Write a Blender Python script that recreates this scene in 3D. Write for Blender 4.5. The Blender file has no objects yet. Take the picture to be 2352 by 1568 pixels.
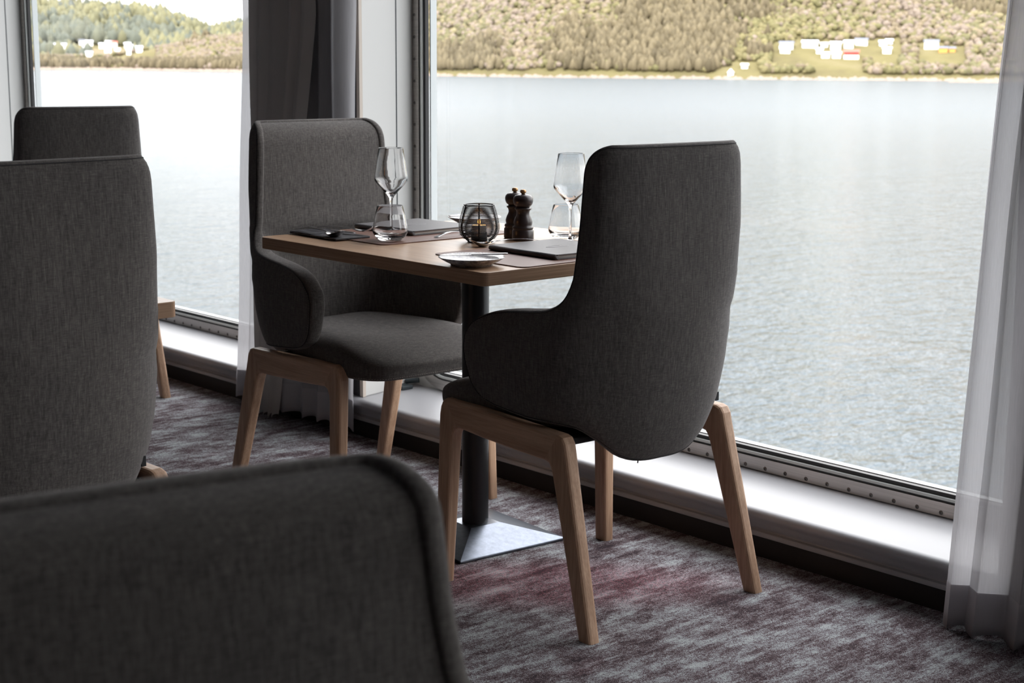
import bpy, bmesh, math, random
import numpy as np
from mathutils import Vector, Matrix
random.seed(7)
RNG = np.random.default_rng(7)
C = bpy.context.scene.collection
sc = bpy.context.scene
PI = math.pi

# ------------------------------------------------------------ camera
W_, H_, FPX = 2352.0, 1568.0, 3600.0
PITCH, YAW, ROLL, CAMH = 0.180846, 2.408319, 0.005544, 1.20304
fw = Vector((math.cos(YAW)*math.cos(PITCH), math.sin(YAW)*math.cos(PITCH), -math.sin(PITCH)))
r0 = Vector((math.sin(YAW), -math.cos(YAW), 0)); u0 = r0.cross(fw)
rt = r0*math.cos(ROLL)+u0*math.sin(ROLL); up = -r0*math.sin(ROLL)+u0*math.cos(ROLL)
cd = bpy.data.cameras.new('camera'); cam = bpy.data.objects.new('camera', cd); C.objects.link(cam)
cam.matrix_world = Matrix(((rt.x, up.x, -fw.x, 0), (rt.y, up.y, -fw.y, 0), (rt.z, up.z, -fw.z, CAMH), (0, 0, 0, 1)))
cd.sensor_width = 36.0; cd.lens = FPX/W_*36.0; cd.clip_end = 20000; cd.clip_start = 0.05
cd.dof.use_dof = True; cd.dof.focus_distance = 3.35; cd.dof.aperture_fstop = 9.0
sc.camera = cam

def cam_ray(x, y):
    return fw + rt*((x-W_/2)/FPX) - up*((y-H_/2)/FPX)

# ------------------------------------------------------------ world, sun, exposure
sc.view_settings.view_transform = 'Standard'; sc.view_settings.look = 'None'
sc.view_settings.gamma = 1.0; sc.view_settings.use_curve_mapping = False
sc.view_settings.exposure = 1.5
sc.cycles.use_denoising = True
sc.cycles.max_bounces = 10; sc.cycles.diffuse_bounces = 5; sc.cycles.glossy_bounces = 4
sc.cycles.transmission_bounces = 10; sc.cycles.transparent_max_bounces = 16
sc.cycles.caustics_reflective = False; sc.cycles.caustics_refractive = False
sc.cycles.sample_clamp_indirect = 6.0

wd = bpy.data.worlds.new('sky'); sc.world = wd; wd.use_nodes = True
nt = wd.node_tree; nt.nodes.clear()
wo = nt.nodes.new('ShaderNodeOutputWorld'); bgn = nt.nodes.new('ShaderNodeBackground')
tcn = nt.nodes.new('ShaderNodeTexCoord'); sep = nt.nodes.new('ShaderNodeSeparateXYZ')
rmp = nt.nodes.new('ShaderNodeValToRGB'); clo = nt.nodes.new('ShaderNodeTexNoise'); mx = nt.nodes.new('ShaderNodeMixRGB')
nt.links.new(tcn.outputs['Generated'], sep.inputs[0]); nt.links.new(sep.outputs['Z'], rmp.inputs[0])
rmp.color_ramp.elements[0].position = 0.0; rmp.color_ramp.elements[0].color = (0.33, 0.329, 0.327, 1)
ke = rmp.color_ramp.elements.new(.32); ke.color = (.77, .765, .76, 1)
kf = rmp.color_ramp.elements.new(.12); kf.color = (.56, .557, .552, 1)
rmp.color_ramp.elements[-1].position = 0.7; rmp.color_ramp.elements[-1].color = (0.74, 0.75, 0.78, 1)
clo.inputs['Scale'].default_value = 2.5; clo.inputs['Detail'].default_value = 4
nt.links.new(tcn.outputs['Generated'], clo.inputs['Vector'])
mx.blend_type = 'MULTIPLY'; mx.inputs[0].default_value = 0.12
nt.links.new(rmp.outputs[0], mx.inputs[1]); nt.links.new(clo.outputs['Fac'], mx.inputs[2])
nt.links.new(mx.outputs[0], bgn.inputs['Color']); bgn.inputs['Strength'].default_value = 2.4
nt.links.new(bgn.outputs[0], wo.inputs[0])

sd = bpy.data.lights.new('sun', 'SUN'); sd.energy = 1.6; sd.angle = math.radians(4); sd.color = (1, .95, .86)
so = bpy.data.objects.new('sun', sd); C.objects.link(so)
so.rotation_euler = Vector((-0.35, 0.75, -0.62)).to_track_quat('-Z', 'Y').to_euler()

# ------------------------------------------------------------ materials
def newmat(name):
    m = bpy.data.materials.new(name); m.use_nodes = True
    b = m.node_tree.nodes['Principled BSDF']; return m, m.node_tree, b
def plain(name, col, rough=.5, metal=0, spec=.5, **kw):
    m, t, b = newmat(name)
    b.inputs['Base Color'].default_value = (*col, 1); b.inputs['Roughness'].default_value = rough
    b.inputs['Metallic'].default_value = metal; b.inputs['Specular IOR Level'].default_value = spec
    for k, v in kw.items(): b.inputs[k].default_value = v
    return m
def N(t, kind, **kw):
    n = t.nodes.new(kind)
    for k, v in kw.items():
        if k in n.inputs.keys(): n.inputs[k].default_value = v
        else: setattr(n, k, v)
    return n
def coords(t, scale=(1, 1, 1), kind='Object', rot=(0, 0, 0)):
    tc = t.nodes.new('ShaderNodeTexCoord'); mp = t.nodes.new('ShaderNodeMapping')
    mp.inputs['Scale'].default_value = scale; mp.inputs['Rotation'].default_value = rot
    t.links.new(tc.outputs[kind], mp.inputs[0]); return mp.outputs[0]
def noise(t, vec, scale, detail=2, rough=.5):
    n = t.nodes.new('ShaderNodeTexNoise'); n.inputs['Scale'].default_value = scale
    n.inputs['Detail'].default_value = detail; n.inputs['Roughness'].default_value = rough
    t.links.new(vec, n.inputs['Vector']); return n.outputs['Fac']
def ramp(t, fac, stops):
    r = t.nodes.new('ShaderNodeValToRGB'); e = r.color_ramp.elements
    while len(e) < len(stops): e.new(.5)
    for k, (p, c) in enumerate(stops): e[k].position = p; e[k].color = (*c, 1)
    t.links.new(fac, r.inputs[0]); return r.outputs[0]
def mixc(t, fac, a, b, mode='MIX'):
    m = t.nodes.new('ShaderNodeMixRGB'); m.blend_type = mode
    for i, v in enumerate((fac, a, b)):
        if isinstance(v, (int, float)): m.inputs[i].default_value = v
        elif isinstance(v, tuple): m.inputs[i].default_value = (*v, 1)
        else: t.links.new(v, m.inputs[i])
    return m.outputs[0]
def bump(t, b, h, strength, dist):
    n = t.nodes.new('ShaderNodeBump'); n.inputs['Strength'].default_value = strength; n.inputs['Distance'].default_value = dist
    t.links.new(h, n.inputs['Height']); t.links.new(n.outputs[0], b.inputs['Normal']); return n

def fabric():
    m, t, b = newmat('grey_wool_fabric')
    v1 = noise(t, coords(t, (1, 1, .06)), 1100, 2); v2 = noise(t, coords(t, (.06, .06, 1)), 1100, 2)
    v3 = noise(t, coords(t, (1, 1, .1)), 260, 2); v4 = noise(t, coords(t), 5, 3)
    s = mixc(t, .5, v1, v2); s = mixc(t, .3, s, v3)
    c = ramp(t, s, [(.36, (.062, .056, .055)), (.5, (.115, .106, .101)), (.64, (.195, .18, .168))])
    c2 = mixc(t, .25, c, ramp(t, v4, [(.3, (.55, .55, .58)), (.7, (1, .96, .92))]), 'MULTIPLY')
    t.links.new(c2, b.inputs['Base Color']); b.inputs['Roughness'].default_value = .95
    b.inputs['Specular IOR Level'].default_value = .15
    b.inputs['Sheen Weight'].default_value = .25; b.inputs['Sheen Roughness'].default_value = .5
    b.inputs['Sheen Tint'].default_value = (.8, .78, .78, 1)
    bump(t, b, s, .35, .0012); return m
def wood(name, grain, c0, c1, c2, rough=.45, spec=.4, sc_=1.0):
    m, t, b = newmat(name)
    s = [60*sc_]*3; s['xyz'.index(grain)] = 3.0*sc_
    n1 = noise(t, coords(t, tuple(s)), 1.0, 4, .6)
    s2 = [400*sc_]*3; s2['xyz'.index(grain)] = 14*sc_
    n2 = noise(t, coords(t, tuple(s2)), 1.0, 2)
    c = ramp(t, n1, [(.3, c0), (.5, c1), (.72, c2)])
    c = mixc(t, .35, c, ramp(t, n2, [(.35, (.62, .56, .5)), (.6, (1, 1, 1))]), 'MULTIPLY')
    t.links.new(c, b.inputs['Base Color']); b.inputs['Roughness'].default_value = rough
    b.inputs['Specular IOR Level'].default_value = spec
    bump(t, b, n2, .15, .0005); return m
def horiz_grain(m):
    for n_ in m.node_tree.nodes:
        if n_.type == 'MAPPING': n_.inputs['Scale'].default_value = (2.5, 2.5, 330) if n_.inputs['Scale'].default_value[1] < 100 else (12, 12, 900)
    return m
def carpet():
    m, t, b = newmat('distressed_carpet')
    base = coords(t, (1, 1, 1)); st = coords(t, (1, .13, 1), rot=(0, 0, math.radians(-4)))
    fine = noise(t, base, 420, 2, .7); mid = noise(t, coords(t, (1, .7, 1)), 170, 4, .9)
    streak = noise(t, st, 40, 5, .75); blot = noise(t, coords(t, (1, .6, 1)), 6, 5, .7); blot2 = noise(t, coords(t, (1, .5, 1), rot=(0, 0, 1)), 2.6, 3, .6)
    patch = noise(t, coords(t, (1, .6, 1), rot=(0, 0, .1)), 17, 6, .72)
    def ma(src, k, add):
        n_ = t.nodes.new('ShaderNodeMath'); n_.operation = 'MULTIPLY_ADD'; t.links.new(src, n_.inputs[0]); n_.inputs[1].default_value = k
        if isinstance(add, float): n_.inputs[2].default_value = add
        else: t.links.new(add, n_.inputs[2])
        return n_.outputs[0]
    f = ma(fine, 1.5, -.75+.5); f = ma(mid, 1.5, f); f = ma(patch, 1.5, f); f = ma(streak, 1.1, f); f = ma(blot, .7, f); f = ma(f, 1.0, -(.75+.75+.55+.35))
    c = ramp(t, f, [(.16, (.035, .028, .034)), (.36, (.10, .062, .066)), (.50, (.185, .15, .16)), (.62, (.275, .28, .30)), (.86, (.50, .53, .53))])
    gr = t.nodes.new('ShaderNodeTexGradient'); gr.gradient_type = 'SPHERICAL'
    tcr = t.nodes.new('ShaderNodeTexCoord'); mr = t.nodes.new('ShaderNodeMapping'); mr.vector_type = 'TEXTURE'
    mr.inputs['Location'].default_value = (-2.52, 2.38, 0); mr.inputs['Rotation'].default_value = (0, 0, math.radians(48)); mr.inputs['Scale'].default_value = (.52, .20, 1)
    t.links.new(tcr.outputs['Object'], mr.inputs[0]); t.links.new(mr.outputs[0], gr.inputs[0])
    red = mixc(t, 1.0, ramp(t, gr.outputs['Fac'], [(.0, (0, 0, 0)), (.5, (.6, .6, .6))]), ramp(t, blot2, [(.66, (0, 0, 0)), (.76, (.5, .5, .5))]), 'ADD')
    redc = mixc(t, 1.0, c, (1.25, .42, .52), 'MULTIPLY'); redc = mixc(t, .30, redc, (.30, .05, .08))
    fr = mixc(t, 1.0, red, ramp(t, mid, [(.44, (0, 0, 0)), (.56, (1, 1, 1))]), 'MULTIPLY')
    c = mixc(t, fr, c, redc)
    t.links.new(c, b.inputs['Base Color']); b.inputs['Roughness'].default_value = 1.0; b.inputs['Specular IOR Level'].default_value = .1
    bump(t, b, fine, .5, .004); return m
def water():
    m, t, b = newmat('sea_water')
    n1 = noise(t, coords(t, (1.0, .55, 1), rot=(0, 0, .5)), .8, 4, .65)
    n2 = noise(t, coords(t, (1.0, .4, 1), rot=(0, 0, .3)), .14, 3, .55)
    n3 = noise(t, coords(t, (1, .6, 1), rot=(0, 0, .7)), 2.6, 3, .6)
    s = mixc(t, .5, n1, n2); s = mixc(t, .2, s, n3)
    b.inputs['Base Color'].default_value = (.07, .09, .105, 1); b.inputs['Roughness'].default_value = .2
    b.inputs['IOR'].default_value = 1.33; b.inputs['Specular IOR Level'].default_value = .33
    tc_ = t.nodes.new('ShaderNodeTexCoord'); vl = t.nodes.new('ShaderNodeVectorMath'); vl.operation = 'LENGTH'; t.links.new(tc_.outputs['Object'], vl.inputs[0])
    mr_ = t.nodes.new('ShaderNodeMapRange'); mr_.inputs['From Min'].default_value = 35; mr_.inputs['From Max'].default_value = 330; mr_.inputs['To Min'].default_value = .07; mr_.inputs['To Max'].default_value = .27
    t.links.new(vl.outputs['Value'], mr_.inputs[0]); t.links.new(mr_.outputs[0], b.inputs['Roughness'])
    bump(t, b, s, 1.0, 1.7); return m
def sheer(name, col, trans, thr):
    m, t, b = newmat(name); out = t.nodes['Material Output']; t.nodes.remove(b)
    d = N(t, 'ShaderNodeBsdfDiffuse'); d.inputs[0].default_value = (*col, 1)
    tl = N(t, 'ShaderNodeBsdfTranslucent'); tl.inputs[0].default_value = (*col, 1)
    tr = N(t, 'ShaderNodeBsdfTransparent'); a = N(t, 'ShaderNodeMixShader'); a.inputs[0].default_value = trans
    t.links.new(d.outputs[0], a.inputs[1]); t.links.new(tl.outputs[0], a.inputs[2])
    bq = N(t, 'ShaderNodeMixShader')
    w = noise(t, coords(t, (1, 1, .03)), 500, 2)
    r = ramp(t, w, [(.35, (thr*.6,)*3), (.65, (thr*1.4,)*3)])
    t.links.new(r, bq.inputs[0]); t.links.new(a.outputs[0], bq.inputs[1]); t.links.new(tr.outputs[0], bq.inputs[2])
    t.links.new(bq.outputs[0], out.inputs[0]); return m
def pane():
    m, t, b = newmat('window_glass'); out = t.nodes['Material Output']; t.nodes.remove(b)
    tr = N(t, 'ShaderNodeBsdfTransparent'); tr.inputs[0].default_value = (.98, .98, .98, 1)
    g = N(t, 'ShaderNodeBsdfGlossy'); g.inputs['Roughness'].default_value = .0
    lw = N(t, 'ShaderNodeLayerWeight'); lw.inputs[0].default_value = .5; pw = N(t, 'ShaderNodeMath', operation='POWER'); pw.inputs[1].default_value = 5
    f = N(t, 'ShaderNodeMath', operation='MULTIPLY_ADD'); f.inputs[1].default_value = .6; f.inputs[2].default_value = .02; x = N(t, 'ShaderNodeMixShader')
    t.links.new(lw.outputs['Facing'], pw.inputs[0]); t.links.new(pw.outputs[0], f.inputs[0]); t.links.new(f.outputs[0], x.inputs[0]); t.links.new(tr.outputs[0], x.inputs[1]); t.links.new(g.outputs[0], x.inputs[2])
    t.links.new(x.outputs[0], out.inputs[0]); return m
def glassmat():
    m, t, b = newmat('clear_glass'); b.inputs['Transmission Weight'].default_value = 1; b.inputs['Roughness'].default_value = 0
    b.inputs['IOR'].default_value = 1.48; b.inputs['Base Color'].default_value = (1, 1, 1, 1); return m
def brushed(name, col, rough, scale=(2, 200, 200)):
    m, t, b = newmat(name); n = noise(t, coords(t, scale), 1.0, 3, .7)
    c = ramp(t, n, [(.3, tuple(v*.72 for v in col)), (.7, col)]); t.links.new(c, b.inputs['Base Color'])
    b.inputs['Metallic'].default_value = 1; b.inputs['Roughness'].default_value = rough
    bump(t, b, n, .12, .0005); return m
def leather(name, col):
    m, t, b = newmat(name); n = noise(t, coords(t), 700, 3); t.links.new(ramp(t, n, [(.3, tuple(v*.8 for v in col)), (.7, tuple(v*1.15 for v in col))]), b.inputs['Base Color'])
    b.inputs['Roughness'].default_value = .5; bump(t, b, n, .3, .0006); return m
def attr_mat(name, rough=.9):
    m, t, b = newmat(name); a = t.nodes.new('ShaderNodeAttribute'); a.attribute_name = 'tint'
    t.links.new(a.outputs['Color'], b.inputs['Base Color']); b.inputs['Roughness'].default_value = rough
    b.inputs['Specular IOR Level'].default_value = .1; return m
def terrain_mat():
    m, t, b = newmat('hillside_ground'); n = noise(t, coords(t), .03, 5, .65); n2 = noise(t, coords(t), .006, 3)
    s = mixc(t, .5, n, n2)
    t.links.new(ramp(t, s, [(.35, (.10, .085, .05)), (.48, (.155, .135, .065)), (.56, (.18, .155, .085)), (.66, (.22, .175, .12))]), b.inputs['Base Color'])
    b.inputs['Roughness'].default_value = 1; b.inputs['Specular IOR Level'].default_value = .05; return m

M = dict(
    fabric=fabric(), seam=plain('seam_thread', (.04, .038, .04), .9), stitch=plain('stitch_thread', (.30, .26, .24), .8),
    woodz=wood('beech_upright', 'z', (.44, .27, .175), (.56, .36, .24), (.66, .44, .30)),
    woodx=wood('beech_rail', 'x', (.44, .27, .175), (.56, .36, .24), (.66, .44, .30)),
    top=wood('oak_tabletop', 'x', (.42, .26, .155), (.52, .33, .205), (.58, .39, .25), .34, .5, .8),
    edge=horiz_grain(wood('oak_edge_band', 'x', (.33, .20, .12), (.42, .26, .16), (.50, .32, .21), .45, .4)),
    carpet=carpet(), water=water(), sheer=sheer('sheer_curtain_cloth', (.60, .59, .61), .45, .09),
    hem=sheer('curtain_hem_cloth', (.66, .64, .66), .36, .02),
    drape=sheer('dark_drape_cloth', (.60, .57, .55), .10, .0), pane=pane(), glass=glassmat(),
    white=plain('white_paint', (.37, .37, .385), .32), whitewall=plain('white_wall_panel', (.60, .60, .585), .5),
    beige=plain('beige_trim', (.62, .55, .48), .5), black=plain('black_plinth', (.012, .009, .009), .6),
    alu=brushed('window_aluminium', (.60, .56, .53), .38), rubber=plain('black_rubber', (.012, .012, .014), .4),
    bead=plain('glazing_bead', (.62, .64, .62), .35), hull=plain('hull_paint', (.66, .70, .70), .5),
    screw=plain('screw_steel', (.22, .20, .19), .35, 1), screwdark=plain('screw_recess', (.01, .01, .01), .6),
    ceil=plain('ceiling_panel', (.55, .54, .53), .8), room=plain('dim_wall', (.22, .19, .17), .8),
    blackmetal=plain('black_lacquer', (.012, .012, .014), .32), steel=brushed('brushed_steel', (.20, .22, .26), .3, (60, 60, 60)),
    cutlery=plain('polished_steel', (.62, .62, .63), .14, 1), darksteel=plain('dark_cutlery', (.30, .29, .29), .2, 1),
    matl=leather('brown_leather', (.17, .075, .05)), menu=leather('charcoal_cover', (.12, .113, .118)),
    pouch=leather('slate_pouch', (.06, .058, .066)), paper=plain('paper', (.7, .68, .64), .8),
    emboss=plain('embossed_line', (.22, .21, .22), .3), mill=plain('stained_mill_wood', (.042, .030, .030), .28),
    knob=plain('brass_knob', (.42, .24, .10), .35, .5), wire=plain('black_wire', (.010, .010, .013), .35, .3),
    wax=plain('candle_wax', (.62, .58, .54), .5), candle=plain('candle_cup', (.30, .29, .30), .4),
    tag=plain('black_label', (.008, .008, .01), .6), cord=plain('black_cord', (.02, .03, .035), .5),
    blade=plain('knife_steel', (.6, .6, .62), .2, 1), ground=terrain_mat(), forest=attr_mat('foliage'),
    rock=plain('pale_shore_rock', (.25, .20, .16), .9), hwhite=plain('house_white', (.95, .95, .93), .6), hred=plain('house_red', (.55, .06, .05), .7),
    horange=plain('house_orange', (.80, .34, .08), .7), hroof=plain('slate_roof', (.16, .17, .20), .7), hgrey=plain('pale_grey_house', (.62, .64, .68), .7), hrust=plain('red_roof', (.42, .12, .09), .7))
m, t, b = newmat('flame'); b.inputs['Base Color'].default_value = (1, .4, .05, 1)
b.inputs['Emission Color'].default_value = (1, .33, .06, 1); b.inputs['Emission Strength'].default_value = 3.0; M['flame'] = m
def ceramic():
    m, t, b = newmat('glazed_stoneware'); n = noise(t, coords(t, (1, 1, 1)), 60, 5, .7)
    t.links.new(ramp(t, n, [(.36, (.10, .10, .12)), (.47, (.36, .35, .37)), (.6, (.62, .60, .58))]), b.inputs['Base Color'])
    b.inputs['Roughness'].default_value = .18; return m
M['ceramic'] = ceramic(); M['plateunder'] = plain('plate_rim', (.55, .48, .42), .4)

# ------------------------------------------------------------ helpers
def tag(o, label=None, cat=None, group=None, kind=None):
    if label: o['label'] = label
    if cat: o['category'] = cat
    if group: o['group'] = group
    if kind: o['kind'] = kind
    return o
def empty(name, loc=(0, 0, 0), rz=0):
    o = bpy.data.objects.new(name, None); C.objects.link(o); o.location = loc; o.rotation_euler = (0, 0, rz)
    o.empty_display_size = .05; return o
def link(name, verts, faces, mat, parent=None, smooth=False, mods=()):
    me = bpy.data.meshes.new(name); me.from_pydata([tuple(v) for v in verts], [], [tuple(f) for f in faces]); me.validate(); me.update()
    bm = bmesh.new(); bm.from_mesh(me); bmesh.ops.recalc_face_normals(bm, faces=bm.faces); bm.to_mesh(me); bm.free()
    me.materials.append(mat)
    if smooth:
        for p in me.polygons: p.use_smooth = True
    o = bpy.data.objects.new(name, me); C.objects.link(o)
    if parent: o.parent = parent
    for k, kw in mods:
        md = o.modifiers.new(k.lower(), k)
        for a, v in kw.items(): setattr(md, a, v)
    return o
BEV = lambda w, s=2: ('BEVEL', dict(width=w, segments=s, limit_method='ANGLE', angle_limit=math.radians(35)))
SUB = lambda n=1: ('SUBSURF', dict(levels=n, render_levels=n))
class MB:
    def __init__(s): s.v = []; s.f = []
    def add(s, v, f):
        n = len(s.v); s.v += [tuple(p) for p in v]; s.f += [tuple(i+n for i in q) for q in f]; return s
    def box(s, a, b):
        (x0, y0, z0), (x1, y1, z1) = a, b
        return s.add([(x0, y0, z0), (x1, y0, z0), (x1, y1, z0), (x0, y1, z0), (x0, y0, z1), (x1, y0, z1), (x1, y1, z1), (x0, y1, z1)],
                     [(0, 3, 2, 1), (4, 5, 6, 7), (0, 1, 5, 4), (1, 2, 6, 5), (2, 3, 7, 6), (3, 0, 4, 7)])
    def lathe(s, prof, seg=32, c=(0, 0, 0)):
        v = []; f = []; n = len(prof)
        for k in range(seg):
            a = 2*PI*k/seg
            for r, z in prof: v.append((c[0]+r*math.cos(a), c[1]+r*math.sin(a), c[2]+z))
        for k in range(seg):
            k2 = (k+1) % seg
            for i in range(n-1): f.append((k*n+i, k2*n+i, k2*n+i+1, k*n+i+1))
        for i, rev in ((0, 1), (n-1, 0)):
            if prof[i][0] > 1e-6:
                q = [k*n+i for k in range(seg)]; f.append(tuple(q[::-1] if rev else q))
        return s.add(v, f)
    def tube(s, pts, r, seg=8, closed=False):
        pts = [Vector(p) for p in pts]; n = len(pts); v = []; f = []; prev = None
        rr = r if hasattr(r, '__len__') else [r]*n
        for i, p in enumerate(pts):
            if closed: d = pts[(i+1) % n]-pts[i-1]
            else: d = pts[min(i+1, n-1)]-pts[max(i-1, 0)]
            d = d.normalized() if d.length > 1e-9 else Vector((0, 0, 1))
            a = prev if prev is not None else (Vector((0, 0, 1)) if abs(d.z) < .9 else Vector((1, 0, 0)))
            a = (a-d*a.dot(d)); a = a.normalized() if a.length > 1e-6 else d.orthogonal().normalized()
            prev = a; bb = d.cross(a)
            for k in range(seg):
                t_ = 2*PI*k/seg; v.append(p+(a*math.cos(t_)+bb*math.sin(t_))*rr[i])
        m_ = n if closed else n-1
        for i in range(m_):
            j = (i+1) % n
            for k in range(seg): f.append((i*seg+k, i*seg+(k+1) % seg, j*seg+(k+1) % seg, j*seg+k))
        if not closed: f.append(tuple(range(seg))[::-1]); f.append(tuple((n-1)*seg+k for k in range(seg)))
        return s.add(v, f)
    def prism(s, poly, z0, z1, tf=None):
        n = len(poly); v = [(x, y, z0) for x, y in poly]+[(x, y, z1) for x, y in poly]
        f = [tuple(range(n))[::-1], tuple(range(n, 2*n))]+[(i, (i+1) % n, n+(i+1) % n, n+i) for i in range(n)]
        if tf: v = [tf(p) for p in v]
        return s.add(v, f)
    def obj(s, name, mat, parent=None, smooth=False, mods=()): return link(name, s.v, s.f, mat, parent, smooth, mods)
def smooth_by_angle(o, deg=35):
    me = o.data
    for p in me.polygons: p.use_smooth = True
    bm = bmesh.new(); bm.from_mesh(me)
    for e in bm.edges:
        if len(e.link_faces) == 2 and e.calc_face_angle(0) > math.radians(deg): e.smooth = False
    bm.to_mesh(me); bm.free(); return o
def copy_tree(o, parent=None):
    c = o.copy(); C.objects.link(c)
    if parent is not None: c.parent = parent
    for ch in [q for q in bpy.data.objects if q.parent == o]: copy_tree(ch, c)
    return c
def rrect(x0, x1, z0, z1, r, n=8):
    P = []
    for cx, cz, a0 in ((x1-r, z1-r, 0), (x0+r, z1-r, 90), (x0+r, z0+r, 180), (x1-r, z0+r, 270)):
        for k in range(n+1):
            a = math.radians(a0+90*k/n); P.append((cx+r*math.cos(a), cz+r*math.sin(a)))
    return P
def ring(P, Q, y0, y1, mb=None):
    """solid ring between outline P (outer) and Q (inner), front at y0, back at y1"""
    mb = mb or MB(); n = len(P)
    v = [(x, y0, z) for x, z in P]+[(x, y0, z) for x, z in Q]+[(x, y1, z) for x, z in Q]+[(x, y1, z) for x, z in P]
    f = []
    for i in range(n):
        j = (i+1) % n
        for a in range(4): f.append((a*n+i, a*n+j, ((a+1) % 4)*n+j, ((a+1) % 4)*n+i))
    return mb.add(v, f)

# ------------------------------------------------------------ the setting
YK = 2.912          # plinth plane
ZS = .127           # sill height
YR = 3.165          # plane of the aluminium ring
XL, XR, YB, ZC = -11.0, 4.4, -6.0, 2.55
tag(MB().box((XL, YB, -.05), (XR, YK+.05, 0)).obj('floor', M['carpet']), kind='structure')
tag(MB().box((XL, YB, ZC), (XR, 3.3, ZC+.08)).obj('ceiling', M['ceil']), kind='structure')
tag(MB().box((XL-.1, YB, 0), (XL, 3.3, ZC)).obj('wall_left', M['room']), kind='structure')
tag(MB().box((XR, YB, 0), (XR+.1, 3.3, ZC)).obj('wall_right', M['room']), kind='structure')
tag(MB().box((XL, YB-.1, 0), (XR, YB, ZC)).obj('wall_back', M['room']), kind='structure')
tag(MB().box((XL, YK, 0), (XR, YK+.04, .06)).obj('baseboard_window', M['black']), kind='structure')
prof = [(2.95, .052), (2.908, .052), (2.9, .055), (2.898, .062), (2.9, .067), (2.908, .069), (2.909, .073), (2.903, .078), (2.900, .085), (2.897, .094),
        (2.889, .100), (2.883, .107), (2.881, .114), (2.884, .121), (2.890, .1255), (2.90, ZS), (3.19, ZS), (3.19, .052)]
n = len(prof)
link('trim_sill', [(XL, y, z) for y, z in prof]+[(XR, y, z) for y, z in prof],
     [(i, (i+1) % n, n+(i+1) % n, n+i) for i in range(n)]+[tuple(range(n)), tuple(range(2*n-1, n-1, -1))], M['white'])
o = bpy.data.objects['trim_sill']; smooth_by_angle(o, 40); tag(o, kind='structure')
WZ1 = 2.32
WINS = [(-9.66, -7.24), (-6.83, -4.41), (-4.0, -1.58), (-1.17, 1.25), (1.66, 4.08)]
RC = .15
mbw = MB()
edges = [XL]+[(WINS[i][1]+WINS[i+1][0])/2 for i in range(4)]+[XR]
for i, (x0, x1) in enumerate(WINS):
    P = rrect(edges[i], edges[i+1], .05, ZC, .0005); Q = rrect(x0+.012, x1-.012, ZS+.008, WZ1-.012, RC-.012)
    # outline with corners pulled on to the rectangle
    ring(P, Q, 3.174, 3.21, mbw)
o = mbw.obj('wall_window', M['whitewall']); tag(o, kind='structure')
SX2 = [(-3.05+.0665*k) for k in range(20)]
for i, (x0, x1) in enumerate(WINS):
    w = empty('window_%d' % (i+1), ((x0+x1)/2, 3.2, ZS)); tag(w, kind='structure')
    off = Vector(w.location)
    def put(o):
        o.parent = w
        for v in o.data.vertices: v.co -= off
        return o
    R = lambda d: rrect(x0+d, x1-d, ZS+.002+d, WZ1-d, max(RC-d, .02))
    fr = put(ring(R(0), R(.034), YR, 3.174).obj('frame', M['alu'])); smooth_by_angle(fr, 40)
    put(smooth_by_angle(ring(R(.034), R(.039), 3.169, 3.178).obj('inner_seal', M['rubber']), 40))
    put(smooth_by_angle(ring(R(.039), R(.046), 3.168, 3.182).obj('glazing_bead', M['bead']), 40))
    put(smooth_by_angle(ring(R(.046), R(.056), 3.176, 3.190).obj('seal', M['rubber']), 40))
    put(smooth_by_angle(ring(R(.052), R(.057), 3.197, 3.222).obj('outer_reveal', M['hull']), 40))
    Q = R(.050); k = len(Q)
    put(link('pane', [(x, 3.190, z) for x, z in Q]+[(x, 3.196, z) for x, z in Q],
             [tuple(range(k))[::-1], tuple(range(k, 2*k))]+[(a, (a+1) % k, k+(a+1) % k, k+a) for a in range(k)], M['pane']))
    if i in (1, 2):
        spots = [(x, ZS+.011) for x in SX2] if i == 2 else [(-5.75+.0665*q, ZS+.011) for q in range(20)]
        if i == 2: spots += [(x0+.014, .36+.069*q) for q in range(17)]
        proto = None
        for (sx, sz) in spots:
            if proto is None:
                mb = MB(); mb.lathe([(.0, .0018), (.0035, .0018), (.0052, .0006), (.0055, 0)], 14)
                proto = mb.obj('screw', M['screw'], fr, True); 
                mb = MB(); mb.box((-.003, -.0006, .0016), (.003, .0006, .0021)); mb.box((-.0006, -.003, .0016), (.0006, .003, .0021)); rec = mb.obj('screw_recess', M['screwdark']); rec.hide_render = False
                me = proto.data; bm = bmesh.new(); bm.from_mesh(me); bm.from_mesh(rec.data); 
                for f_ in bm.faces:
                    if all(abs(v_.co.x) <= .0031 and abs(v_.co.y) <= .0031 and v_.co.z > .0015 for v_ in f_.verts): f_.material_index = 1
                bm.to_mesh(me); bm.free(); me.materials.append(M['screwdark']); bpy.data.objects.remove(rec)
                s_ = proto
            else:
                s_ = proto.copy(); C.objects.link(s_); s_.parent = fr
            s_.location = Vector((sx, YR-.0002, sz))-off; s_.rotation_euler = (PI/2, random.uniform(0, PI), 0)
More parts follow.
